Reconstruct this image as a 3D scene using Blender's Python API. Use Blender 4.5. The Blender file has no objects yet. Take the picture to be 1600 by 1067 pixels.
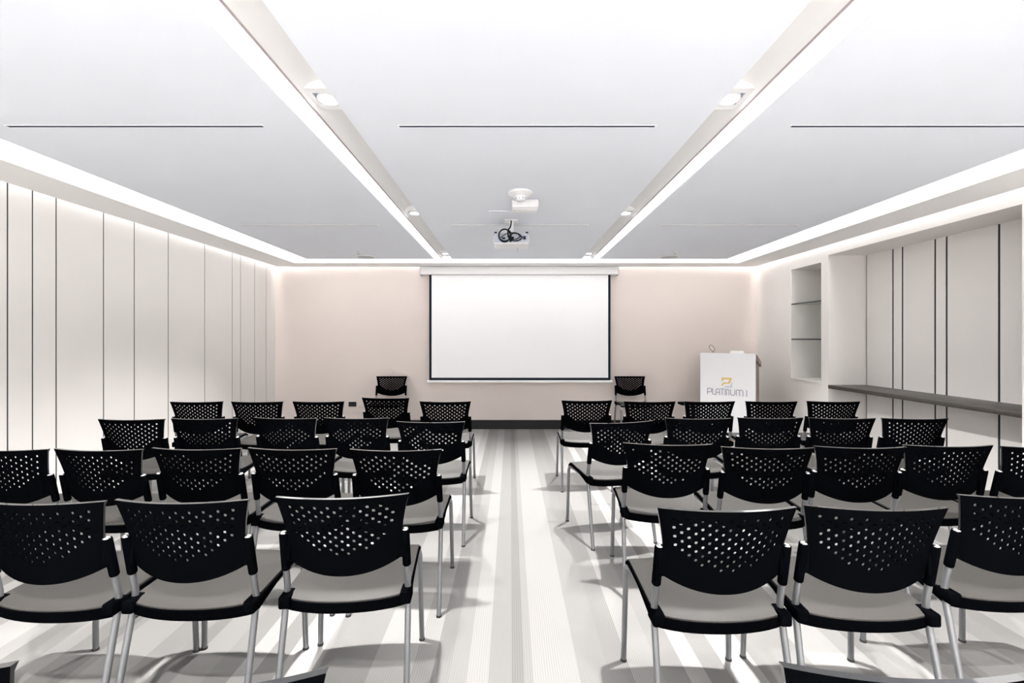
import bpy, bmesh, math, random
from mathutils import Vector, Matrix
C = bpy.context.scene.collection
R = math.radians
PI = math.pi
random.seed(4)

# ------------------------------------------------------------------ materials
def node_mat(name):
    m = bpy.data.materials.new(name); m.use_nodes = True
    nt = m.node_tree; nt.nodes.clear()
    out = nt.nodes.new('ShaderNodeOutputMaterial')
    return m, nt, out

def principled(name, col, rough=.6, metal=0., spec=.5, noise=None, bump=None, ior=None, trans=0., coat=0.):
    m, nt, out = node_mat(name)
    p = nt.nodes.new('ShaderNodeBsdfPrincipled')
    p.inputs['Base Color'].default_value = (*col, 1)
    p.inputs['Roughness'].default_value = rough
    p.inputs['Metallic'].default_value = metal
    p.inputs['Specular IOR Level'].default_value = spec
    p.inputs['Transmission Weight'].default_value = trans
    p.inputs['Coat Weight'].default_value = coat
    if ior: p.inputs['IOR'].default_value = ior
    if noise or bump:
        tc = nt.nodes.new('ShaderNodeTexCoord')
        n = nt.nodes.new('ShaderNodeTexNoise')
        sc, amt = noise or bump
        n.inputs['Scale'].default_value = sc; n.inputs['Detail'].default_value = 4
        nt.links.new(tc.outputs['Object'], n.inputs['Vector'])
        if noise:
            mr = nt.nodes.new('ShaderNodeMapRange')
            mr.inputs['From Min'].default_value = .3; mr.inputs['From Max'].default_value = .7
            mr.inputs['To Min'].default_value = 1 - amt; mr.inputs['To Max'].default_value = 1 + amt
            mx = nt.nodes.new('ShaderNodeVectorMath'); mx.operation = 'SCALE'
            mx.inputs[0].default_value = col
            nt.links.new(n.outputs['Fac'], mr.inputs['Value'])
            nt.links.new(mr.outputs['Result'], mx.inputs['Scale'])
            nt.links.new(mx.outputs['Vector'], p.inputs['Base Color'])
        if bump:
            b = nt.nodes.new('ShaderNodeBump'); b.inputs['Strength'].default_value = bump[1]
            b.inputs['Distance'].default_value = .002
            nt.links.new(n.outputs['Fac'], b.inputs['Height'])
            nt.links.new(b.outputs['Normal'], p.inputs['Normal'])
    nt.links.new(p.outputs[0], out.inputs[0])
    return m

def emission(name, col, s):
    m, nt, out = node_mat(name)
    e = nt.nodes.new('ShaderNodeEmission')
    e.inputs[0].default_value = (*col, 1); e.inputs[1].default_value = s
    nt.links.new(e.outputs[0], out.inputs[0])
    return m

STRIP, SPOT_W, WASH = 1.15, 410., 17.
M = {}
M['ceiling'] = principled('ceiling_paint', (.80, .84, .912), .8, noise=(2.0, .012))
M['soffit'] = principled('soffit_paint', (.92, .915, .91), .8)
M['trim'] = principled('gap_shade_grey', (.40, .34, .35), .5)  # grey painted in for the shadow gap beside each light strip
M['channel'] = principled('channel_paint', (.86, .855, .85), .6)
M['panel_white'] = principled('wall_panel_laminate', (.68, .66, .642), .5, spec=.3, noise=(1.5, .02))
M['wall_white'] = principled('wall_paint', (.75, .727, .708), .7, noise=(1.5, .015))
M['wall_beige'] = principled('back_wall_paint', (.71, .638, .602), .8, noise=(1.2, .02))
M['groove'] = principled('groove_black', (.022, .027, .035), .7, spec=.1)
M['baseboard'] = principled('baseboard_dark', (.018, .018, .02), .6, spec=.2)
M['counter'] = principled('counter_dark_oak', (.042, .036, .032), .4, noise=(30, .25))
M['black'] = principled('black_plastic', (.0012, .0014, .0019), .7, spec=.0, bump=(900, .1))
M['black_gloss'] = principled('black_plastic_smooth', (.006, .0065, .0075), .2, spec=1., coat=1.)
M['seat'] = principled('seat_sheen_grey', (.038, .036, .034), .5, spec=.2, bump=(700, .2))  # ceiling sheen on the black plastic put into a grey base
M['steel'] = principled('silver_tube', (.20, .207, .22), .33, metal=.7)
M['cap'] = principled('polished_cap', (.8, .8, .8), .2, metal=1.)
M['rubber'] = principled('foot_rubber', (.02, .02, .02), .7)
M['screen'] = principled('screen_fabric', (.91, .915, .93), .9, spec=.1)
M['screen_black'] = principled('screen_border', (.01, .014, .022), .8, spec=.1)
M['white_plastic'] = principled('white_plastic', (.82, .82, .84), .4)
M['white_metal'] = principled('white_metal', (.86, .86, .87), .4)
M['grey_plastic'] = principled('grey_plastic', (.46, .50, .60), .5)
M['dark'] = principled('dark_plastic', (.005, .009, .014), .6, spec=.15)
M['cable'] = principled('cable_black', (.003, .005, .008), .6, spec=.15)
M['lectern'] = principled('lectern_white_board', (.79, .79, .81), .45)
M['wood'] = principled('lectern_wood', (.30, .235, .20), .5, noise=(25, .15))
M['gold'] = principled('gold_vinyl', (.70, .50, .17), .4)
M['silver'] = principled('silver_vinyl', (.58, .60, .66), .4)
M['letter'] = principled('letter_vinyl', (.22, .22, .30), .5)
M['paper'] = principled('paper_white', (.9, .9, .9), .8)
M['grille'] = principled('speaker_grille', (.55, .56, .57), .7)
M['glass'] = principled('shelf_glass', (.86, .95, .92), .02, ior=1.45, trans=1.)
M['glass_edge'] = principled('shelf_glass_edge', (.012, .03, .034), .2)
M['frame_blue'] = principled('downlight_housing', (.25, .33, .47), .4)
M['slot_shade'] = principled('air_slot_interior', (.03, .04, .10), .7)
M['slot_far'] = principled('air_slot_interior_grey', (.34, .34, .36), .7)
M['strip'] = emission('led_diffuser', (1., .985, .97), STRIP)
M['cove'] = emission('cove_diffuser', (1., .985, .97), 2.5)
M['wash'] = emission('led_tape', (1., .965, .93), WASH)
M['lens'] = emission('downlight_lens', (1., .97, .94), 14.)

def carpet():
    m, nt, out = node_mat('striped_carpet')
    L = nt.links.new
    p = nt.nodes.new('ShaderNodeBsdfPrincipled'); p.inputs['Roughness'].default_value = .95
    p.inputs['Specular IOR Level'].default_value = .1
    tc = nt.nodes.new('ShaderNodeTexCoord')
    sx = nt.nodes.new('ShaderNodeSeparateXYZ'); L(tc.outputs['Object'], sx.inputs[0])
    def math_(op, a, b=None):
        n = nt.nodes.new('ShaderNodeMath'); n.operation = op
        for i, v in enumerate((a, b)):
            if v is None: continue
            if isinstance(v, (int, float)): n.inputs[i].default_value = v
            else: L(v, n.inputs[i])
        return n.outputs[0]
    x0, per = -.836, 1.886
    u = math_('FRACT', math_('DIVIDE', math_('SUBTRACT', sx.outputs[0], x0), per))
    bands = [(-.836, .235), (-.598, .31), (-.417, .255), (-.329, .18), (-.261, .195), (-.184, .23), (-.093, .18),
             (0., .15), (.05, .19), (.088, .23), (.277, .19), (.406, .18), (.50, .24), (.626, .22), (.73, .34), (.81, .225), (.91, .36)]  # aisle bands darkened to offset the strong downlight there
    cr = nt.nodes.new('ShaderNodeValToRGB'); r = cr.color_ramp; r.interpolation = 'CONSTANT'
    for i, (x, v) in enumerate(bands):
        pos = (x - x0) / per
        e = r.elements[i] if i < 2 else r.elements.new(pos)
        e.position = pos
        e.color = (v * 1.0, v * .985, v * .965, 1)
    # first two elements were repositioned in order, keep colours right
    L(u, cr.inputs[0])
    rib = math_('SINE', math_('MULTIPLY', sx.outputs[0], 2 * PI / .0105))
    n1 = nt.nodes.new('ShaderNodeTexNoise'); n1.inputs['Scale'].default_value = 9.; n1.noise_dimensions = '1D'
    L(sx.outputs[0], n1.inputs['W'])
    ramt = math_('MULTIPLY', math_('SUBTRACT', n1.outputs['Fac'], .3), .30)
    ramt = math_('MAXIMUM', ramt, .02)
    n2 = nt.nodes.new('ShaderNodeTexNoise'); n2.inputs['Scale'].default_value = 220.; n2.inputs['Detail'].default_value = 3
    L(tc.outputs['Object'], n2.inputs['Vector'])
    f = math_('ADD', math_('MULTIPLY', rib, ramt), math_('MULTIPLY', math_('SUBTRACT', n2.outputs['Fac'], .5), .16))
    f = math_('ADD', f, 1.)
    vm = nt.nodes.new('ShaderNodeVectorMath'); vm.operation = 'SCALE'
    L(cr.outputs[0], vm.inputs[0]); L(f, vm.inputs['Scale'])
    L(vm.outputs[0], p.inputs['Base Color'])
    L(p.outputs[0], out.inputs[0])
    return m
M['carpet'] = carpet()

# ------------------------------------------------------------------ mesh helpers
def box(bm, x0, x1, y0, y1, z0, z1, mi=0, mat=None):
    r = bmesh.ops.create_cube(bm, size=1)
    vs = r['verts']
    m = Matrix.Translation(((x0+x1)/2, (y0+y1)/2, (z0+z1)/2)) @ Matrix.Diagonal((x1-x0, y1-y0, z1-z0, 1))
    if mat: m = mat @ m
    bmesh.ops.transform(bm, matrix=m, verts=vs)
    for f in {f for v in vs for f in v.link_faces}: f.material_index = mi
    return vs

def rbox(bm, x0, x1, y0, y1, z0, z1, r=.01, seg=3, mi=0, mat=None):
    b2 = bmesh.new()
    vs = box(b2, x0, x1, y0, y1, z0, z1, mi)
    bmesh.ops.bevel(b2, geom=list(b2.edges), offset=r, segments=seg, profile=.5, affect='EDGES')
    if mat: bmesh.ops.transform(b2, matrix=mat, verts=list(b2.verts))
    for f in b2.faces: f.material_index = mi
    me = bpy.data.meshes.new('tmp'); b2.to_mesh(me); b2.free()
    bm.from_mesh(me); bpy.data.meshes.remove(me)

def lathe(bm, prof, seg=32, center=(0, 0, 0), mi=0, mat=None):
    c = Vector(center); rings = []
    for r, z in prof:
        if r < 1e-6:
            rings.append([bm.verts.new((0, 0, z))])
        else:
            rings.append([bm.verts.new((r*math.cos(2*PI*k/seg), r*math.sin(2*PI*k/seg), z)) for k in range(seg)])
    for a, b in zip(rings, rings[1:]):
        for k in range(seg):
            k2 = (k+1) % seg
            if len(a) == 1 and len(b) == 1: continue
            if len(a) == 1: f = bm.faces.new((a[0], b[k], b[k2]))
            elif len(b) == 1: f = bm.faces.new((a[k], b[0], a[k2]))
            else: f = bm.faces.new((a[k], b[k], b[k2], a[k2]))
            f.material_index = mi
    allv = [v for r in rings for v in r]
    mm = Matrix.Translation(c)
    if mat: mm = mat @ mm
    bmesh.ops.transform(bm, matrix=mm, verts=allv)
    return allv

def smooth_path(pts, n=8):
    pts = [Vector(p) for p in pts]; out = []
    P = [2*pts[0]-pts[1]] + pts + [2*pts[-1]-pts[-2]]
    for i in range(1, len(P)-2):
        for k in range(n):
            t = k/n; a, b, c, d = P[i-1], P[i], P[i+1], P[i+2]
            out.append(.5*((2*b)+(c-a)*t+(2*a-5*b+4*c-d)*t*t+(3*b-a-3*c+d)*t**3))
    out.append(pts[-1]); return out

def tube(bm, pts, r, seg=12, mi=0, closed=False):
    pts = [Vector(p) for p in pts]; n = len(pts); rings = []; up = None
    for i, p in enumerate(pts):
        if closed: t = pts[(i+1) % n]-pts[i-1]
        else: t = pts[min(i+1, n-1)]-pts[max(i-1, 0)]
        t.normalize()
        if up is None:
            up = Vector((0, 0, 1)) if abs(t.z) < .9 else Vector((1, 0, 0))
        a = (up - t*up.dot(t)).normalized(); up = a; b = t.cross(a)
        rr = r[i] if isinstance(r, (list, tuple)) else r
        rings.append([bm.verts.new(p+a*rr*math.cos(2*PI*k/seg)+b*rr*math.sin(2*PI*k/seg)) for k in range(seg)])
    pairs = list(zip(rings, rings[1:])) + ([(rings[-1], rings[0])] if closed else [])
    for A, B in pairs:
        for k in range(seg):
            f = bm.faces.new((A[k], A[(k+1) % seg], B[(k+1) % seg], B[k])); f.material_index = mi
    if not closed:
        bm.faces.new(list(reversed(rings[0]))).material_index = mi
        bm.faces.new(rings[-1]).material_index = mi

def fillet(pts, r, n=5):
    pts = [Vector(p) for p in pts]; out = [pts[0]]
    for a, b, c in zip(pts, pts[1:], pts[2:]):
        d1, d2 = (a-b), (c-b); k = min(r, d1.length*.45, d2.length*.45)
        p, q = b+d1.normalized()*k, b+d2.normalized()*k
        for i in range(n+1):
            t = i/n; out.append(p*(1-t)**2+b*2*t*(1-t)+q*t*t)
    out.append(pts[-1]); return out

def obj(name, bm, mats, parent=None, smooth=None):
    bmesh.ops.recalc_face_normals(bm, faces=list(bm.faces))
    me = bpy.data.meshes.new(name); bm.to_mesh(me); bm.free()
    for m in (mats if isinstance(mats, (list, tuple)) else [mats]): me.materials.append(m)
    if smooth:
        for p in me.polygons: p.use_smooth = True
        me.set_sharp_from_angle(angle=R(smooth))
    o = bpy.data.objects.new(name, me); C.objects.link(o)
    if parent: o.parent = parent
    return o

def tag(o, label=None, cat=None, group=None, kind=None):
    if label: o['label'] = label
    if cat: o['category'] = cat
    if group: o['group'] = group
    if kind: o['kind'] = kind
    return o

def thing(name, loc, label, cat, rz=0, group=None):
    o = bpy.data.objects.new(name, None); C.objects.link(o)
    o.empty_display_size = .1
    o.location = loc; o.rotation_euler = (0, 0, rz)
    return tag(o, label, cat, group)

def struct(name, bm, mats, smooth=None, label=None):
    return tag(obj(name, bm, mats, smooth=smooth), label, None, None, 'structure')

# ------------------------------------------------------------------ the room
CX = .085                      # middle line of the room
XL, XR = CX-3.735, CX+3.735
YB, YF = 7.05, -1.9            # wall with the screen, wall behind the camera
ZC = 2.50

bm = bmesh.new(); box(bm, XL-.2, XR+.7, YF-.1, YB+.2, -.1, 0)
struct('floor', bm, M['carpet'], label='striped grey and cream carpet of the meeting room')

# left wall: laminate panels with dark shadow gaps
bm = bmesh.new()
gaps = [YF]
for px in (12, 51, 88, 162, 210, 263, 320, 363, 376, 398, 416):
    gaps.append(-XL*711.1/(798-px))
front = [1.9, 1.3, .75, -.1, -.7]
ys = sorted(front + gaps[1:])
edges = [YF] + ys + [YB]
g = .006
for i, (a, b) in enumerate(zip(edges, edges[1:])):
    a2 = a + (g if i else 0); b2 = b - (g if i < len(edges)-2 else 0)
    box(bm, XL-.03, XL, a2, b2, 0, 2.98)
box(bm, XL-.08, XL-.004, YF+.002, YB-.002, .002, 2.978, 1)
struct('wall_left', bm, [M['panel_white'], M['groove']], label='white panelled side wall with narrow dark joints')

bm = bmesh.new(); box(bm, XL-.08, XR+.5, YB, YB+.12, 0, 2.98)
struct('wall_back', bm, M['wall_beige'], label='pinkish beige wall behind the projection screen')
bm = bmesh.new(); box(bm, XL, XR, YB-.015, YB, 0, .14)
struct('baseboard_back', bm, M['baseboard'], label='dark baseboard under the screen wall')
bm = bmesh.new(); box(bm, XL-.08, XR+.5, YF-.12, YF, 0, 2.98)
struct('wall_front', bm, M['wall_white'])

# right wall with a shallow shelf niche and a deep counter recess
bm = bmesh.new()
D1, D2 = XR+.42, XR+.454
box(bm, XR, XR+.5, 6.20, YB, 0, 2.98)
box(bm, XR, XR+.5, 5.60, 6.20, 0, .865)
box(bm, XR, XR+.5, 5.60, 6.20, 2.335, 2.98)
box(bm, D1, XR+.5, 5.60, 6.20, .865, 2.335)
box(bm, XR, XR+.5, 5.476, 5.60, 0, 2.98)
box(bm, XR, XR+.5, 3.40, 5.476, 2.40, 2.98)
box(bm, XR, XR+.5, YF, 3.40, 0, 2.98)
gy = sorted([(XR+.454)*711.1/(px-798) for px in (1395, 1410, 1461, 1479, 1561)])
e2 = [3.40] + gy + [5.476-.014]
for i, (a, b) in enumerate(zip(e2, e2[1:])):
    box(bm, D2, D2+.02, a+(.010 if i else 0), b-(.010 if i < len(e2)-2 else 0), 0, 2.40)
box(bm, D2+.004, XR+.499, 3.402, 5.474, .002, 2.398, 1)
struct('wall_right', bm, [M['wall_white'], M['groove']], label='white side wall with shelf niche and counter recess')
bm = bmesh.new(); box(bm, XR-.012, XR+.40, 5.60+.001, 6.20-.001, .85, .868)
struct('trim_1', bm, M['wall_white'])

# ceiling: perimeter soffit, three floating panels, slots between them
bm = bmesh.new()
T = .10
s_out, s_in, a_out, a_in = 3.235, 2.91, 1.145, .90
wg = .08                                    # gap along the walls
YS1, YS0 = 6.63, 6.31
box(bm, XL+wg, CX-s_out, YF, YB-wg, ZC, ZC+.045, 3)            # left soffit
box(bm, CX+s_out, XR-wg, YF, YB-wg, ZC, ZC+.045, 3)            # right soffit
box(bm, CX-s_out, CX+s_out, YS1, YB-wg, ZC, ZC+.045, 3)        # back soffit
box(bm, CX-s_in, CX-a_out, YF, YS0, ZC, ZC+T)
box(bm, CX+a_out, CX+s_in, YF, YS0, ZC, ZC+T)
box(bm, CX-a_in, CX+a_in, YF, YS0, ZC, ZC+T)
box(bm, XL-.08, XR+.5, YF-.1, YB+.12, ZC+.42, ZC+.48)        # slab above
for s in (-1, 1):                                            # raised channel beside each light strip
    prof = [(1.040, ZC+.002), (1.036, ZC+.002), (1.034, ZC+.006)]
    prof += [(1.032-.132*(1-math.cos(R(a))), ZC+.006+.070*math.sin(R(a))) for a in range(8, 91, 6)] + [(.86, ZC+.076)]
    ends = [[bm.verts.new((CX+s*o, y, z)) for o, z in prof] for y in (YF, YS0)]
    for k in range(len(prof)-1):
        f = bm.faces.new((ends[0][k], ends[0][k+1], ends[1][k+1], ends[1][k])); f.material_index = 1
    x0, x1 = sorted((CX+s*1.034, CX+s*1.0405))
    box(bm, x0, x1, YF, YS0, ZC-.001, ZC+.13, 2)  # lip whose grey stands in for the shadow gap
struct('ceiling', bm, [M['ceiling'], M['channel'], M['trim'], M['soffit']], label='white ceiling of three floating panels with light slots', smooth=30)

# ------------------------------------------------------------------ lamps
def strip(name, x0, x1, y0, y1, z, label, group, mat='strip'):
    t = thing(name, ((x0+x1)/2, (y0+y1)/2, z), label, 'light strip', 0, group)
    bm = bmesh.new(); w, l = (x1-x0)/2, (y1-y0)/2
    box(bm, -w, w, -l, l, 0, .006)
    obj('diffuser', bm, M[mat], t)
    bm = bmesh.new(); box(bm, -w, w, -l, l, .007, .03)
    obj('housing', bm, M['white_metal'], t)
    return t
zd = ZC+.035
strip('cove_light', CX-s_out+.002, CX-s_in-.002, YF, YS1-.002, zd, 'glowing ceiling slot running along the white panelled wall', 'perimeter ceiling slots', 'cove')
strip('cove_light', CX+s_in+.002, CX+s_out-.002, YF, YS1-.002, zd, 'glowing ceiling slot running above the counter recess side', 'perimeter ceiling slots', 'cove')
strip('cove_light', CX-s_in, CX+s_in, YS0+.002, YS1-.002, zd, 'glowing ceiling slot across the room just before the screen wall', 'perimeter ceiling slots', 'cove')
for s, side in ((-1, 'on the panelled wall side of the projector'), (1, 'on the lectern side of the projector')):
    x0, x1 = sorted((CX+s*1.041, CX+s*1.143))
    strip('light_strip', x0, x1, YF, YS0, ZC+.006, 'long glowing ceiling strip ' + side, 'long ceiling light strips')

# hidden LED tape washing the tops of the walls through the gap
def tape(x0, x1, y0, y1, label):
    bm = bmesh.new(); box(bm, x0, x1, y0, y1, ZC+.26, ZC+.275)
    tag(obj('wall_washer', bm, M['wash']), label, 'light strip', 'wall washing strips')
tape(XL+.03, XL+.07, YF, YB-.06, 'thin light strip in the gap above the panelled wall')
tape(XR-.07, XR-.03, YF, YB-.06, 'thin light strip in the gap above the niche wall')
tape(XL+.05, XR-.05, YB-.07, YB-.03, 'thin light strip in the gap above the screen')

sy = [-1.7, .22, 2.16, 4.11, 6.05]  # rearmost pair added out of view to brighten the near ceiling
where = {2.16: 'nearest downlight', 4.11: 'middle downlight', 6.05: 'downlight closest to the screen wall', .22: 'downlight overhead above the camera', -1.7: 'added unseen rear downlight'}
for s in (-1, 1):
    for y in sy:
        x = CX+s*.952; z = ZC+.040
        side = 'panelled wall side' if s < 0 else 'lectern side'
        t = thing('downlight', (x, y, z), f'square framed {where[y]} in the channel on the {side}', 'downlight', 0, 'recessed downlights')
        bm = bmesh.new(); wi, wo = -.056, .078
        for a in ((wi, wo, -.095, -.056), (wi, wo, .056, .095), (wi, -.052, -.056, .056), (.052, wo, -.056, .056)):
            x0, x1 = sorted((s*a[0], s*a[1]))
            box(bm, x0, x1, a[2], a[3], -.012, .03)
        obj('frame', bm, M['white_metal'], t)
        bm = bmesh.new(); box(bm, -.052, .052, -.056, .056, 0, .003)
        obj('housing', bm, M['frame_blue'], t)
        bm = bmesh.new(); lathe(bm, [(.040, 0), (.050, 0), (.050, -.012), (.045, -.016), (.040, -.008)], 32)
        obj('bezel', bm, M['white_metal'], t, 40)
        bm = bmesh.new(); lathe(bm, [(0, -.010), (.03, -.0095), (.041, -.006), (.041, 0)], 32)
        obj('lens', bm, M['lens'], t, 40)
        ld = bpy.data.lights.new('downlight_beam', 'SPOT'); ld.energy = SPOT_W*(.55 if y > 6 else 6.5 if y < -1 else .9 if y < 1 else 1)
        ld.spot_size = R(100 if y > 6 else 106); ld.spot_blend = .9; ld.shadow_soft_size = .035; ld.color = (1, .972, .945)
        lo = bpy.data.objects.new('downlight_beam', ld); C.objects.link(lo); lo.parent = t
        lo.location = (0, 0, -.034)
        lo.rotation_euler = (R(-26 if y > 6 else 0), R(-15*s), 0)

# ------------------------------------------------------------------ ceiling fittings
def slot_diffuser(x, y, label):
    t = thing('air_slot', (x, y, ZC), label, 'air vent', 0, 'ceiling air slots')
    bm = bmesh.new(); l = .665
    box(bm, -l, l, -.010, .010, -.002, .012)
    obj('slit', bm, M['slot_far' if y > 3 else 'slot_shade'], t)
    bm = bmesh.new()
    for a, b in ((-.013, -.010), (.010, .013)): box(bm, -l-.006, l+.006, a, b, -.003, .004)
    box(bm, -l-.006, -l, -.010, .010, -.003, .004); box(bm, l, l+.006, -.010, .010, -.003, .004)
    obj('frame', bm, M['white_metal'], t)
for y, nm in ((2.37, 'nearer'), (4.43, 'farther')):
    for x, p in ((CX-2.04, 'panel next to the panelled wall'), (CX, 'middle panel'), (CX+2.04, 'panel next to the niche wall')):
        slot_diffuser(x, y, f'thin linear air slot, {nm} one in the ceiling {p}')

for x, nm in ((-1.95, 'panelled wall'), (2.13, 'lectern')):
    t = thing('ceiling_speaker', (x, 6.12, ZC), f'round flush ceiling speaker on the {nm} side', 'speaker', 0, 'ceiling speakers')
    bm = bmesh.new(); lathe(bm, [(.112, 0), (.128, 0), (.128, -.006), (.118, -.010), (.112, -.008)], 40)
    obj('rim', bm, M['white_plastic'], t, 40)
    bm = bmesh.new(); lathe(bm, [(0, -.006), (.06, -.006), (.112, -.004), (.112, 0)], 40)
    obj('grille', bm, M['grille'], t, 40)
for x, nm in ((-1.93, 'panelled wall'), (2.09, 'lectern')):
    t = thing('sprinkler', (x, 5.78, ZC+.002), f'tiny sprinkler head near the round speaker, {nm} side', 'sprinkler', 0, 'sprinkler heads')
    bm = bmesh.new(); lathe(bm, [(0, 0), (.034, 0), (.034, -.004), (.014, -.010), (.012, -.022), (0, -.022)], 24)
    obj('body', bm, M['white_plastic'], t, 40)
    bm = bmesh.new(); lathe(bm, [(0, -.034), (.02, -.034), (.02, -.031), (0, -.031)], 24)
    box(bm, -.003, .003, -.003, .003, -.032, -.02)
    obj('deflector', bm, M['grille'], t)

t = thing('smoke_detector', (.072, 3.44, ZC), 'white round smoke detector on the ceiling before the projector', 'smoke detector')
bm = bmesh.new(); lathe(bm, [(0, 0), (.092, 0), (.092, -.012), (.080, -.022), (.050, -.030), (.046, -.034), (0, -.034)], 40)
obj('base', bm, M['white_plastic'], t, 35)
bm = bmesh.new(); lathe(bm, [(0, -.030), (.044, -.030), (.045, -.040), (.038, -.058), (.028, -.066), (0, -.068)], 40)
obj('dome', bm, M['white_plastic'], t, 35)
bm = bmesh.new()
for k in range(10):
    a = 2*PI*k/10+.1
    m = Matrix.Rotation(a, 4, 'Z') @ Matrix.Translation((.0435, 0, -.047)) @ Matrix.Rotation(R(25), 4, 'X') @ Matrix.Rotation(R(-20), 4, 'Y')
    box(bm, -.004, .003, -.003, .003, -.011, .010, 0, m)
obj('vents', bm, M['grey_plastic'], t)

t = thing('access_point', (.115, 3.68, ZC), 'white rounded box fixed to the ceiling beside the smoke detector', 'box')
bm = bmesh.new(); rbox(bm, -.108, .108, -.09, .09, -.068, 0, .018, 4)
obj('cover', bm, M['white_plastic'], t, 40)
bm = bmesh.new(); rbox(bm, -.098, .098, -.055, .075, -.074, -.064, .004, 2)
obj('bottom_plate', bm, M['white_plastic'], t, 40)
bm = bmesh.new(); rbox(bm, -.085, -.073, -.03, -.02, -.076, -.07, .002, 2)
obj('indicator', bm, M['grille'], t, 40)
bm = bmesh.new(); rbox(bm, -.19, .19, -.11, .11, -.004, .004, .002, 1)
o = tag(obj('ceiling_hatch', bm, M['ceiling']), 'flush white hatch in the ceiling above the projector', 'hatch'); o.location = (.0, 4.04, ZC)

# projector
PX, PY = .005, 4.20
t = thing('projector', (PX, PY, 2.272), 'white projector hanging from the ceiling in front of the screen', 'projector')
bm = bmesh.new(); rbox(bm, -.166, .166, .006, .27, 0, .094, .022, 4)
obj('case', bm, M['white_plastic'], t, 40)
bm = bmesh.new(); rbox(bm, -.158, .158, 0, .02, .012, .096, .004, 2)
obj('rear_panel', bm, M['grey_plastic'], t, 40)
for i, (x, z, w, h, mt) in enumerate(((-.02, .03, .03, .013, 'white_plastic'), (.03, .028, .028, .012, 'white_plastic'), (.07, .032, .018, .016, 'white_plastic'),
                          (.10, .03, .012, .012, 'white_plastic'), (.0, .055, .05, .02, 'dark'), (-.07, .05, .03, .016, 'dark'))):
    bm = bmesh.new(); rbox(bm, x-w/2, x+w/2, -.005, .004, z-h/2, z+h/2, .002, 2)
    obj('port', bm, M[mt], t, 40)
for x in (-.145, .145):
    bm = bmesh.new(); lathe(bm, [(0, .112), (.012, .112), (.012, .09), (0, .09)], 20, (x, .02, 0))
    obj('foot', bm, M['dark'], t, 40)
bm = bmesh.new(); rbox(bm, -.022, .022, .05, .09, .09, ZC-2.272, .004, 2)
obj('mount_pole', bm, M['white_metal'], t, 40)
bm = bmesh.new(); rbox(bm, -.06, .06, .01, .13, ZC-2.272-.008, ZC-2.272, .003, 2); rbox(bm, -.09, .09, .03, .11, .092, .102, .003, 2)
obj('mount_plate', bm, M['white_metal'], t, 40)
bm = bmesh.new(); lathe(bm, [(0, 0), (.035, 0), (.035, .018), (.028, .022), (.024, .012), (0, .010)], 28, (0, 0, 0), 0, Matrix.Translation((.07, .262, .05)) @ Matrix.Rotation(R(-90), 4, 'X'))
obj('lens', bm, M['dark'], t, 40)
bm = bmesh.new(); lathe(bm, [(0, -.03), (.006, -.03), (.007, 0), (0, 0)], 16, (.06, .2, .0))
obj('sensor', bm, M['grille'], t, 40)

# cable bundle looped behind the projector
bm = bmesh.new()
def loop(cx, cz, rx, rz, y, r, tilt=0, n=40, wob=.004):
    return [(cx+rx*math.cos(a)*math.cos(tilt)-rz*math.sin(a)*math.sin(tilt), y+wob*math.sin(3*a), cz+rx*math.cos(a)*math.sin(tilt)+rz*math.sin(a)*math.cos(tilt)) for a in [2*PI*k/n for k in range(n)]]
tube(bm, loop(-.062, .070, .052, .058, -.022, .006), .0065, 10, 0, True)
tube(bm, loop(-.058, .072, .058, .052, -.030, .006, .3), .0055, 10, 0, True)
tube(bm, loop(.032, .058, .062, .036, -.024, .005, -.15), .0055, 10, 0, True)
tube(bm, loop(.028, .06, .050, .026, -.032, .005, .1), .0045, 10, 0, True)
tube(bm, smooth_path([(0, .03, .222), (-.003, .012, .18), (-.012, -.012, .145), (-.028, -.026, .12), (-.03, -.03, .075), (-.01, -.03, .03), (-.005, -.01, .02), (-.005, -.004, .03)]), .0065, 10)
tube(bm, smooth_path([(.06, -.026, .085), (.09, -.024, .06), (.12, -.018, .052), (.13, -.004, .048)]), .006, 10)
tube(bm, smooth_path([(-.10, -.02, .05), (-.07, -.03, .07), (-.04, -.03, .09)]), .004, 8)
c = obj('cable', bm, M['cable'], t, 60)
bm = bmesh.new(); rbox(bm, .112, .134, -.026, -.006, .036, .066, .003, 2); rbox(bm, -.018, .004, -.034, -.006, .014, .034, .003, 2)
obj('plug', bm, M['dark'], c, 40)
bm = bmesh.new(); tube(bm, loop(-.012, .068, .011, .013, -.026, .003, 0, 20, 0), .0045, 8, 0, True)
obj('cable_tie', bm, M['wood'], c, 60)

# projection screen
SX0, SX1, SY = -1.245, 1.525, 6.955
t = thing('projection_screen', ((SX0+SX1)/2, SY, .72), 'large white pull-down projection screen with black borders on the beige wall', 'projection screen')
hw = (SX1-SX0)/2
bm = bmesh.new(); box(bm, -hw+.036, hw-.036, -.001, .001, .082, 1.66)
obj('fabric', bm, M['screen'], t)
bm = bmesh.new()
box(bm, -hw, -hw+.036, -.0012, .0012, .042, 1.66); box(bm, hw-.036, hw, -.0012, .0012, .042, 1.66); box(bm, -hw+.036, hw-.036, -.0012, .0012, .042, .082)
box(bm, -hw+.036, hw-.036, -.0012, .0012, 1.652, 1.66)
obj('border', bm, M['screen_black'], t)
bm = bmesh.new(); tube(bm, [(-hw-.03, 0, .022), (hw+.03, 0, .022)], .021, 16)
obj('bottom_bar', bm, M['white_metal'], t, 40)
bm = bmesh.new(); rbox(bm, -hw-.13, hw+.11, -.055, .09, 1.655, 1.775, .012, 3)
obj('case', bm, M['white_metal'], t, 40)
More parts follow.
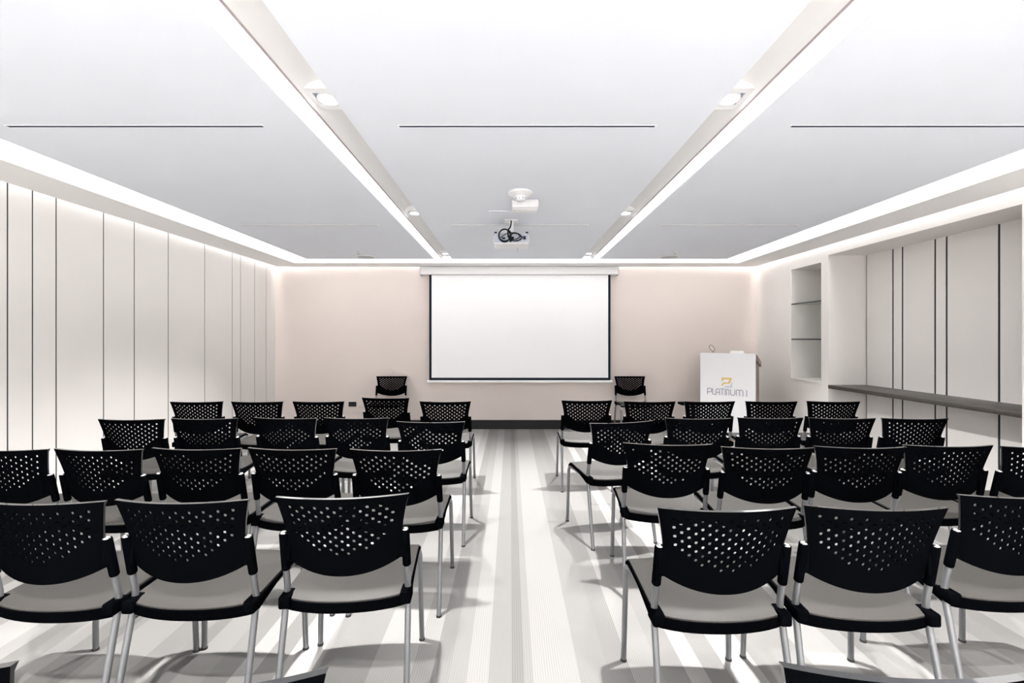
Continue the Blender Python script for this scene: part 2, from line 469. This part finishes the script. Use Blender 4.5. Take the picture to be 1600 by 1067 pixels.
for x in (-hw-.13, hw+.11):
    bm = bmesh.new(); rbox(bm, x-.006, x+.006, -.052, .088, 1.646, 1.772, .004, 2)
    obj('end_cap', bm, M['grey_plastic'], t, 40)

# wall socket
t = thing('wall_socket', (-2.45, YB, .385), 'small black socket plate low on the beige wall', 'socket')
bm = bmesh.new(); rbox(bm, -.06, .06, -.012, 0, -.036, .036, .004, 2)
obj('plate', bm, M['dark'], t, 40)
for x in (-.028, .028):
    bm = bmesh.new(); lathe(bm, [(0, 0), (.02, 0), (.02, .004), (0, .004)], 20, (0, 0, 0), 0, Matrix.Translation((x, -.012, 0)) @ Matrix.Rotation(R(90), 4, 'X'))
    obj('socket_face', bm, M['baseboard'], t)

# niche shelves and counter
for z, nm in ((1.865, 'upper'), (1.39, 'lower')):
    bm = bmesh.new()
    box(bm, XR+.004, D1-.002, 5.603, 6.197, z-.006, z+.006)
    for f in bm.faces: f.material_index = 0 if abs(f.normal.z) > .5 else 1
    o = tag(obj('glass_shelf', bm, [M['glass'], M['glass_edge']]), f'{nm} glass shelf in the wall niche', 'shelf', 'niche glass shelves')
    bm = bmesh.new(); rbox(bm, XR+.0005, XR+.0045, 5.603, 6.197, z-.008, z+.008, .0015, 1)
    obj('edge', bm, M['glass_edge'], o)
t = thing('counter', (XR+.2, 4.438, .80), 'long dark wooden counter ledge in the wall recess', 'counter')
bm = bmesh.new(); rbox(bm, -.205, .252, -1.036, 1.036, 0, .042, .003, 2)
obj('top', bm, M['counter'], t, 40)
# ------------------------------------------------------------------ lectern
LA = R(-35)
t = thing('lectern', (2.947, 6.2, 0), 'white fronted lectern with gold emblem standing in the corner', 'lectern', LA)
w, h, d = .345, 1.198, .40
bm = bmesh.new(); rbox(bm, -w, w, 0, .028, .0, h, .003, 2)
obj('front_panel', bm, M['lectern'], t, 40)
for s in (-1, 1):
    bm = bmesh.new(); x0, x1 = sorted((s*(w-.004), s*(w-.032))); rbox(bm, x0, x1, .028, d, 0, 1.07, .003, 1)
    obj('side_panel', bm, M['wood'], t, 40)
bm = bmesh.new()
m = Matrix.Translation((0, .03, h-.012)) @ Matrix.Rotation(R(-13), 4, 'X')
rbox(bm, -w+.0, w+.012, .0, d+.10, -.075, -.0, .003, 2, 0, m)
obj('desk_top', bm, M['wood'], t, 40)
bm = bmesh.new(); rbox(bm, -w+.032, w-.032, .03, d-.02, .55, .575, .002, 1)
obj('shelf', bm, M['wood'], t, 40)
bm = bmesh.new(); rbox(bm, -w-.01, w+.01, -.01, d, 0, .05, .004, 1)
obj('plinth', bm, M['wood'], t, 40)

K = 87*16/.69                     # drawing units per metre
def lp(px, py): return ((px-735)/K - .0, (h - (py-(-355))/ (16*112.5)))
def flat(bm, polys, y0=-.004, y1=.001):
    for poly in polys:
        pts = [lp(*p) for p in poly]
        a = [bm.verts.new((x, y0, z)) for x, z in pts]; b = [bm.verts.new((x, y1, z)) for x, z in pts]
        bm.faces.new(a); bm.faces.new(list(reversed(b)))
        for k in range(len(a)):
            k2 = (k+1) % len(a); bm.faces.new((a[k], b[k], b[k2], a[k2]))
bm = bmesh.new()
flat(bm, [[(598, 240), (862, 240), (832, 285), (645, 282), (650, 302), (600, 340)],
          [(862, 240), (800, 390), (765, 358), (796, 280), (832, 283)],
          [(800, 390), (662, 396), (600, 462), (598, 405), (655, 358), (768, 358)]])
obj('emblem', bm, M['gold'], t)
bm = bmesh.new(); flat(bm, [[(868, 330), (868, 488), (640, 488), (690, 448), (800, 440)]])
tag(obj('emblem', bm, M['silver'], t), 'silver corner of the emblem')
# lettering PLATINUM I, strokes in emblem units (baseline 655, top 520)
def arc(cx, cy, rx, ry, a0, a1, n=6): return [(cx+rx*math.cos(R(a0+(a1-a0)*k/n)), cy-ry*math.sin(R(a0+(a1-a0)*k/n))) for k in range(n+1)]
TT, BB = 525, 668
letters = [
    [(232, BB), (232, TT)] + [(310, TT)] + arc(312, TT+44, 30, 44, 90, -90) + [(232, TT+88)],           # P
    [(362, TT), (362, BB-40)] + arc(396, BB-40, 34, 40, 180, 270) + [(440, BB)],                        # L
    [(455, BB), (455, TT+45)] + arc(500, TT+45, 45, 45, 180, 0) + [(545, BB)], [(455, TT+88), (545, TT+88)],  # A
    [(565, TT), (665, TT)], [(615, TT), (615, BB)],                                                     # T
    [(690, TT), (690, BB)],                                                                             # I
    [(722, BB), (722, TT+35)] + arc(752, TT+35, 30, 35, 180, 0) + [(782, BB)],                          # N
    [(822, TT), (822, BB-50)] + arc(876, BB-50, 54, 50, 180, 360) + [(930, TT)],                        # U
    [(965, BB), (965, TT+38)] + arc(1005, TT+38, 40, 38, 180, 0) + [(1045, BB)],                        # M
    [(1045, TT+38)] + arc(1088, TT+38, 43, 38, 180, 0) + [(1131, BB)],
    [(1220, TT), (1220, BB)],                                                                           # I
]
bm = bmesh.new()
for pl in letters:
    hwd = 7.5
    for (x0, y0), (x1, y1) in zip(pl, pl[1:]):
        l = math.hypot(x1-x0, y1-y0)
        if l < 1e-6: continue
        ux, uy = (x1-x0)/l*hwd, (y1-y0)/l*hwd
        flat(bm, [[(x0-ux-uy, y0-uy+ux), (x1+ux-uy, y1+uy+ux), (x1+ux+uy, y1+uy-ux), (x0-ux+uy, y0-uy-ux)]], -.003, .001)
obj('lettering', bm, M['letter'], t)

# things on the lectern
rot = Matrix.Rotation(LA, 4, 'Z'); base = Vector((2.947, 6.2, 0))
def on_lectern(x, y, z): return base + (rot @ Vector((x, y, z)))
p = on_lectern(-.19, .10, 1.18)
t = thing('microphone', p, 'thin looped wire microphone holder on the lectern top', 'microphone', LA)
bm = bmesh.new(); lathe(bm, [(0, 0), (.022, 0), (.022, .010), (.008, .016), (0, .016)], 24)
obj('base', bm, M['dark'], t, 40)
bm = bmesh.new(); tube(bm, [(-.022+.05*math.cos(a)*math.cos(R(125))-.027*math.sin(a)*math.sin(R(125)), 0, .085+.05*math.cos(a)*math.sin(R(125))+.027*math.sin(a)*math.cos(R(125))) for a in [2*PI*k/36 for k in range(36)]], .0028, 8, 0, True)
tube(bm, smooth_path([(0, 0, .01), (.0, 0, .025), (-.008, 0, .040)]), .0028, 8)
obj('loop', bm, M['dark'], t, 60)
p = on_lectern(.11, .12, 1.166)
bm = bmesh.new()
rbox(bm, -.085, .085, -.06, .06, 0, .055, .012, 3)
o = tag(obj('tissue_box', bm, M['paper'], None, 40), 'flat white box lying on the lectern top', 'box'); o.location = p; o.rotation_euler = (R(-13), 0, LA)

# small dark side table beside the lectern
t = thing('side_table', (2.293, 5.775, 0), 'low black side table mostly hidden behind a chair by the lectern', 'table')
bm = bmesh.new(); rbox(bm, -.15, .15, -.075, .075, .560, .590, .005, 2)
obj('tabletop', bm, M['black'], t, 40)
bm = bmesh.new(); tube(bm, [(0.02, 0, .012), (0.02, 0, .562)], .018, 16)
obj('leg', bm, M['baseboard'], t, 40)
bm = bmesh.new(); lathe(bm, [(0, 0), (.11, 0), (.11, .008), (.03, .018), (0, .018)], 32, (.02, 0, 0))
obj('base', bm, M['baseboard'], t, 40)

# ------------------------------------------------------------------ chairs
ZT = .83
def back_half(z):
    f = max(0., (z-.665)/.165)
    return .203 + .0305*f**1.35
def back_point(s, d, off):
    """s across -1..1, d distance below the top edge along the back, off toward the sitter"""
    z = ZT - .002*(1-s*s) - d
    x = s*back_half(z)
    ye = -.2125 - .21*(z-.59)
    b = .036 + .014*min(1, d/.27)
    y = ye - b*(1-s*s)
    return Vector((x, y+off, z))

def make_backrest(parent):
    bm = bmesh.new()
    ds = .0235/.2325; hs = .0094/.2325; hz = .0069; n = 12
    S = [-1., -.985, -.93]
    for k in range(-8, 9): S += [k*ds-hs, k*ds+hs]
    S += [.93, .985, 1.]
    dz = .0158; d0 = .034; Dr = d0+11*dz+.014
    Dd = [0, .004, .015]
    for j in range(n): Dd += [d0+j*dz-hz, d0+j*dz+hz]
    Dd += [Dr]
    V = [.3, .6, .85, 1.]
    def depth(s, i):
        if i < len(Dd): return Dd[i]
        D = .295-.047*abs(s)**2.2
        return Dr+V[i-len(Dd)]*(D-Dr)
    NI = len(Dd)+len(V); NJ = len(S)
    lim = {0: 8, 1: 8, 2: 8, 3: 8, 4: 8, 5: 7, 6: 8, 7: 7, 8: 6, 9: 5, 10: 4, 11: 1}
    holes = {}
    for j in range(n):
        for k in range(-8, 9):
            if (k+j) % 2 == 0 and abs(k) <= lim[j]:
                holes[(3+2*j, 3+2*(k+8))] = (k, j)
    th = .0075
    sides = []
    for off in (0., th):
        g = [[bm.verts.new(back_point(S[q], depth(S[q], i), off + (.0075*math.exp(-(depth(S[q], i)/.007)**2) if off else 0))) for q in range(NJ)] for i in range(NI)]
        rims = {}
        for i in range(NI-1):
            for q in range(NJ-1):
                a, b, c, d = g[i][q], g[i][q+1], g[i+1][q+1], g[i+1][q]
                if (i, q) not in holes:
                    bm.faces.new((a, b, c, d)); continue
                k, j = holes[(i, q)]
                sc = k*ds; dc = d0+j*dz; ws = .0066/.2325; wz = .0059; cf = .45
                oc = [(-1, -cf), (-cf, -1), (cf, -1), (1, -cf), (1, cf), (cf, 1), (-cf, 1), (-1, cf)]
                r = [bm.verts.new(back_point(sc+u*ws, dc+v*wz, off)) for u, v in oc]
                bm.faces.new((a, r[0], r[1])); bm.faces.new((a, r[1], r[2], b)); bm.faces.new((b, r[2], r[3]))
                bm.faces.new((b, r[3], r[4], c)); bm.faces.new((c, r[4], r[5])); bm.faces.new((c, r[5], r[6], d))
                bm.faces.new((d, r[6], r[7])); bm.faces.new((d, r[7], r[0], a))
                rims[(i, q)] = r
        sides.append((g, rims))
    (g0, r0), (g1, r1) = sides
    for key in r0:
        for k in range(8):
            k2 = (k+1) % 8
            bm.faces.new((r0[key][k], r0[key][k2], r1[key][k2], r1[key][k]))
    rim0 = g0[0] + [g0[i][-1] for i in range(1, NI)] + list(reversed(g0[-1][:-1])) + [g0[i][0] for i in range(NI-2, 0, -1)]
    rim1 = g1[0] + [g1[i][-1] for i in range(1, NI)] + list(reversed(g1[-1][:-1])) + [g1[i][0] for i in range(NI-2, 0, -1)]
    for k in range(len(rim0)):
        k2 = (k+1) % len(rim0)
        bm.faces.new((rim0[k], rim0[k2], rim1[k2], rim1[k])).material_index = 1
    return obj('backrest', bm, [M['black'], M['black_gloss']], parent, 38)

def slab(bm, f_top, f_bot, ns=14, nv=16, mi=0):
    G = []
    for f in (f_top, f_bot):
        G.append([[bm.verts.new(f(-1+2*q/ns, i/nv)) for q in range(ns+1)] for i in range(nv+1)])
    for g in G:
        for i in range(nv):
            for q in range(ns): bm.faces.new((g[i][q], g[i][q+1], g[i+1][q+1], g[i+1][q])).material_index = mi
    def rim(g): return g[0]+[g[i][-1] for i in range(1, nv+1)]+list(reversed(g[-1][:-1]))+[g[i][0] for i in range(nv-1, 0, -1)]
    a, b = rim(G[0]), rim(G[1])
    for k in range(len(a)):
        k2 = (k+1) % len(a); bm.faces.new((a[k], a[k2], b[k2], b[k])).material_index = mi

def seat_y(s, v):
    yr = -.212-.030*(1-s*s); yf = .178+.020*(1-s*s)
    return yr+(yf-yr)*v
def seat_z(s, v):
    z = .452+.012*v-.010*(1-s*s)*math.sin(PI*min(1, v*.9+.1))
    if v < .10: z -= .016*((.10-v)/.10)**2*(1-.6*abs(s)**4)
    if v > .86: z -= .022*((v-.86)/.14)**2
    return z
def seat_w(v): return .231-.006*v

def rear_y(z): return -.185-(z-.45)*.20
LEGX = .2195
def rear_path(s):
    return [(s*.228, -.295, 0.004), (s*.222, -.192, .43), (s*LEGX, rear_y(.47), .47), (s*.2165, rear_y(.69), .69)]

def make_chair():
    t = bpy.data.objects.new('conference_chair', None); C.objects.link(t); t.empty_display_size = .1
    make_backrest(t)
    bm = bmesh.new()
    slab(bm, lambda s, v: Vector((s*(seat_w(v)-.005), seat_y(s, v*.985+.008), seat_z(s, v)+.004)),
             lambda s, v: Vector((s*(seat_w(v)-.005), seat_y(s, v*.985+.008), seat_z(s, v)-.010)))
    obj('seat', bm, M['seat'], t, 50)
    bm = bmesh.new()
    slab(bm, lambda s, v: Vector((s*seat_w(v), seat_y(s, v), seat_z(s, v)-.003)),
             lambda s, v: Vector((s*seat_w(v), seat_y(s, v)+.012*(1-v), seat_z(s, v)-.046+.026*min(1, v*2.2))))
    for s in (-1, 1):
        x0, x1 = sorted((s*.196, s*.237))
        rbox(bm, x0, x1, -.236, -.165, .412, .458, .008, 2)
    obj('seat_pan', bm, M['black'], t, 45)
    for s in (-1, 1):
        bm = bmesh.new(); tube(bm, fillet(rear_path(s), .05), .0115, 14)
        l = obj('leg', bm, M['steel'], t, 40)
        bm = bmesh.new(); lathe(bm, [(0, 0), (.0135, 0), (.0130, .010), (0, .010)], 16, (s*.228, -.295, 0))
        obj('foot_cap', bm, M['rubber'], l, 40)
        bm = bmesh.new(); tube(bm, fillet([(s*.236-s*.008, .195, .004), (s*.219, .185, .432), (s*.205, -.02, .424), (s*.205, -.19, .420)], .055, 7), .0115, 14)
        l = obj('leg', bm, M['steel'], t, 40)
        bm = bmesh.new(); lathe(bm, [(0, 0), (.0135, 0), (.0130, .010), (0, .010)], 16, (s*.228, .195, 0))
        obj('foot_cap', bm, M['rubber'], l, 40)
        bm = bmesh.new()
        zs = [.546, .550, .575, .62, .67, .686, .691]
        tube(bm, [(s*(.2165+.003*(.69-z)/.22), rear_y(z), z) for z in zs], [.013, .0155, .0158, .0158, .0158, .0155, .014], 16)
        x0, x1 = sorted((s*.196, s*.2165))
        rbox(bm, x0, x1, rear_y(.62)-.012, rear_y(.62)+.010, .585, .672, .004, 2)
        sl = obj('sleeve', bm, M['black'], t, 40)
        bm = bmesh.new(); lathe(bm, [(0, .006), (.008, .005), (.0125, 0), (.0125, -.002), (0, -.002)], 16, (s*.2165, rear_y(.692), .692))
        obj('end_cap', bm, M['cap'], sl, 60)
    return t

def copy_tree(o, parent=None):
    c = o.copy(); C.objects.link(c)
    if parent: c.parent = parent
    for ch in list(o.children): copy_tree(ch, c)
    return c

ROWS = {
 ('first row from the screen', 'L'): [(-2.837, 4.356, 2.0), (-2.283, 4.355, 0.1), (-1.734, 4.364, -0.2), (-1.178, 4.616, -4.9), (-0.591, 4.37, -0.1)],
 ('second row from the screen', 'L'): [(-2.667, 3.458, 0.1), (-2.174, 3.483, 0.9), (-1.59, 3.503, -4.1), (-1.096, 3.505, -1.6), (-0.539, 3.356, -1.4)],
 ('third row from the screen', 'L'): [(-2.589, 2.584, -0.8), (-2.095, 2.582, -2.3), (-1.612, 2.602, -1.3), (-1.112, 2.599, -2.8), (-0.585, 2.578, -0.6)],
 ('fourth row from the screen', 'L'): [(-1.632, 1.837, -1.0), (-1.148, 1.849, -0.1), (-0.623, 1.894, 4.4)],
 ('row cut by the bottom edge', 'L'): [(-1.104, 1.03, 3.0), (-0.565, 1.005, 5.0)],
 ('first row from the screen', 'R'): [(0.698, 4.436, 0.0), (1.261, 4.372, -1.2), (1.791, 4.374, 1.7), (2.363, 4.376, -1.1), (2.932, 4.376, -3.0)],
 ('second row from the screen', 'R'): [(0.699, 3.34, 13.0), (1.335, 3.491, -1.0), (1.860, 3.513, -0.8), (2.370, 3.502, -1.8), (2.874, 3.492, -0.8)],
 ('third row from the screen', 'R'): [(0.862, 2.704, -4.5), (1.345, 2.62, -3.0), (1.836, 2.636, -2.3), (2.322, 2.671, -0.7), (2.806, 2.644, -0.2)],
 ('fourth row from the screen', 'R'): [(0.718, 1.776, 0.5), (1.234, 1.785, -2.8), (1.849, 1.899, 0.0)],
 ('row cut by the bottom edge', 'R'): [(0.704, 1.036, -1.0)],
}
proto = make_chair(); first = True
def place(x, y, rz, label, group):
    global first
    o = proto if first else copy_tree(proto)
    first = False
    o.location = (x, y, 0); o.rotation_euler = (0, 0, R(rz))
    o['label'] = label; o['category'] = 'chair'; o['group'] = group
ORD = ['beside the aisle', 'second from the aisle', 'third from the aisle', 'fourth from the aisle', 'fifth from the aisle']
for (row, side), spots in ROWS.items():
    seq = list(reversed(spots)) if side == 'L' else spots
    blk = 'panelled wall block' if side == 'L' else 'lectern side block'
    for i, (x, y, a) in enumerate(seq):
        place(x, y, a, f'black perforated-back chair {ORD[i]}, {row}, {blk}', 'rows of black perforated chairs')
place(-1.795, 6.64, 180+1.5, 'black chair facing the room by the screen, on the panelled wall side', 'chairs facing the room')
place(1.795, 6.64, 180-1.5, 'black chair facing the room between screen and lectern', 'chairs facing the room')

# ------------------------------------------------------------------ world, camera, view
w = bpy.data.worlds.new('World'); bpy.context.scene.world = w; w.use_nodes = True
w.node_tree.nodes['Background'].inputs[0].default_value = (.9, .94, 1, 1)
w.node_tree.nodes['Background'].inputs[1].default_value = .3
cam = bpy.data.cameras.new('Camera'); co = bpy.data.objects.new('Camera', cam); C.objects.link(co)
co.location = (0, 0, 1.39); co.rotation_euler = (R(90), 0, 0)
cam.sensor_width = 36; cam.lens = 16.0; cam.clip_start = .02
cam.shift_x = 2/1600; cam.shift_y = -3.5/1600
sc = bpy.context.scene; sc.camera = co
sc.view_settings.view_transform = 'Standard'; sc.view_settings.look = 'None'
sc.view_settings.gamma = 1; sc.view_settings.exposure = .63
sc.view_settings.use_curve_mapping = False
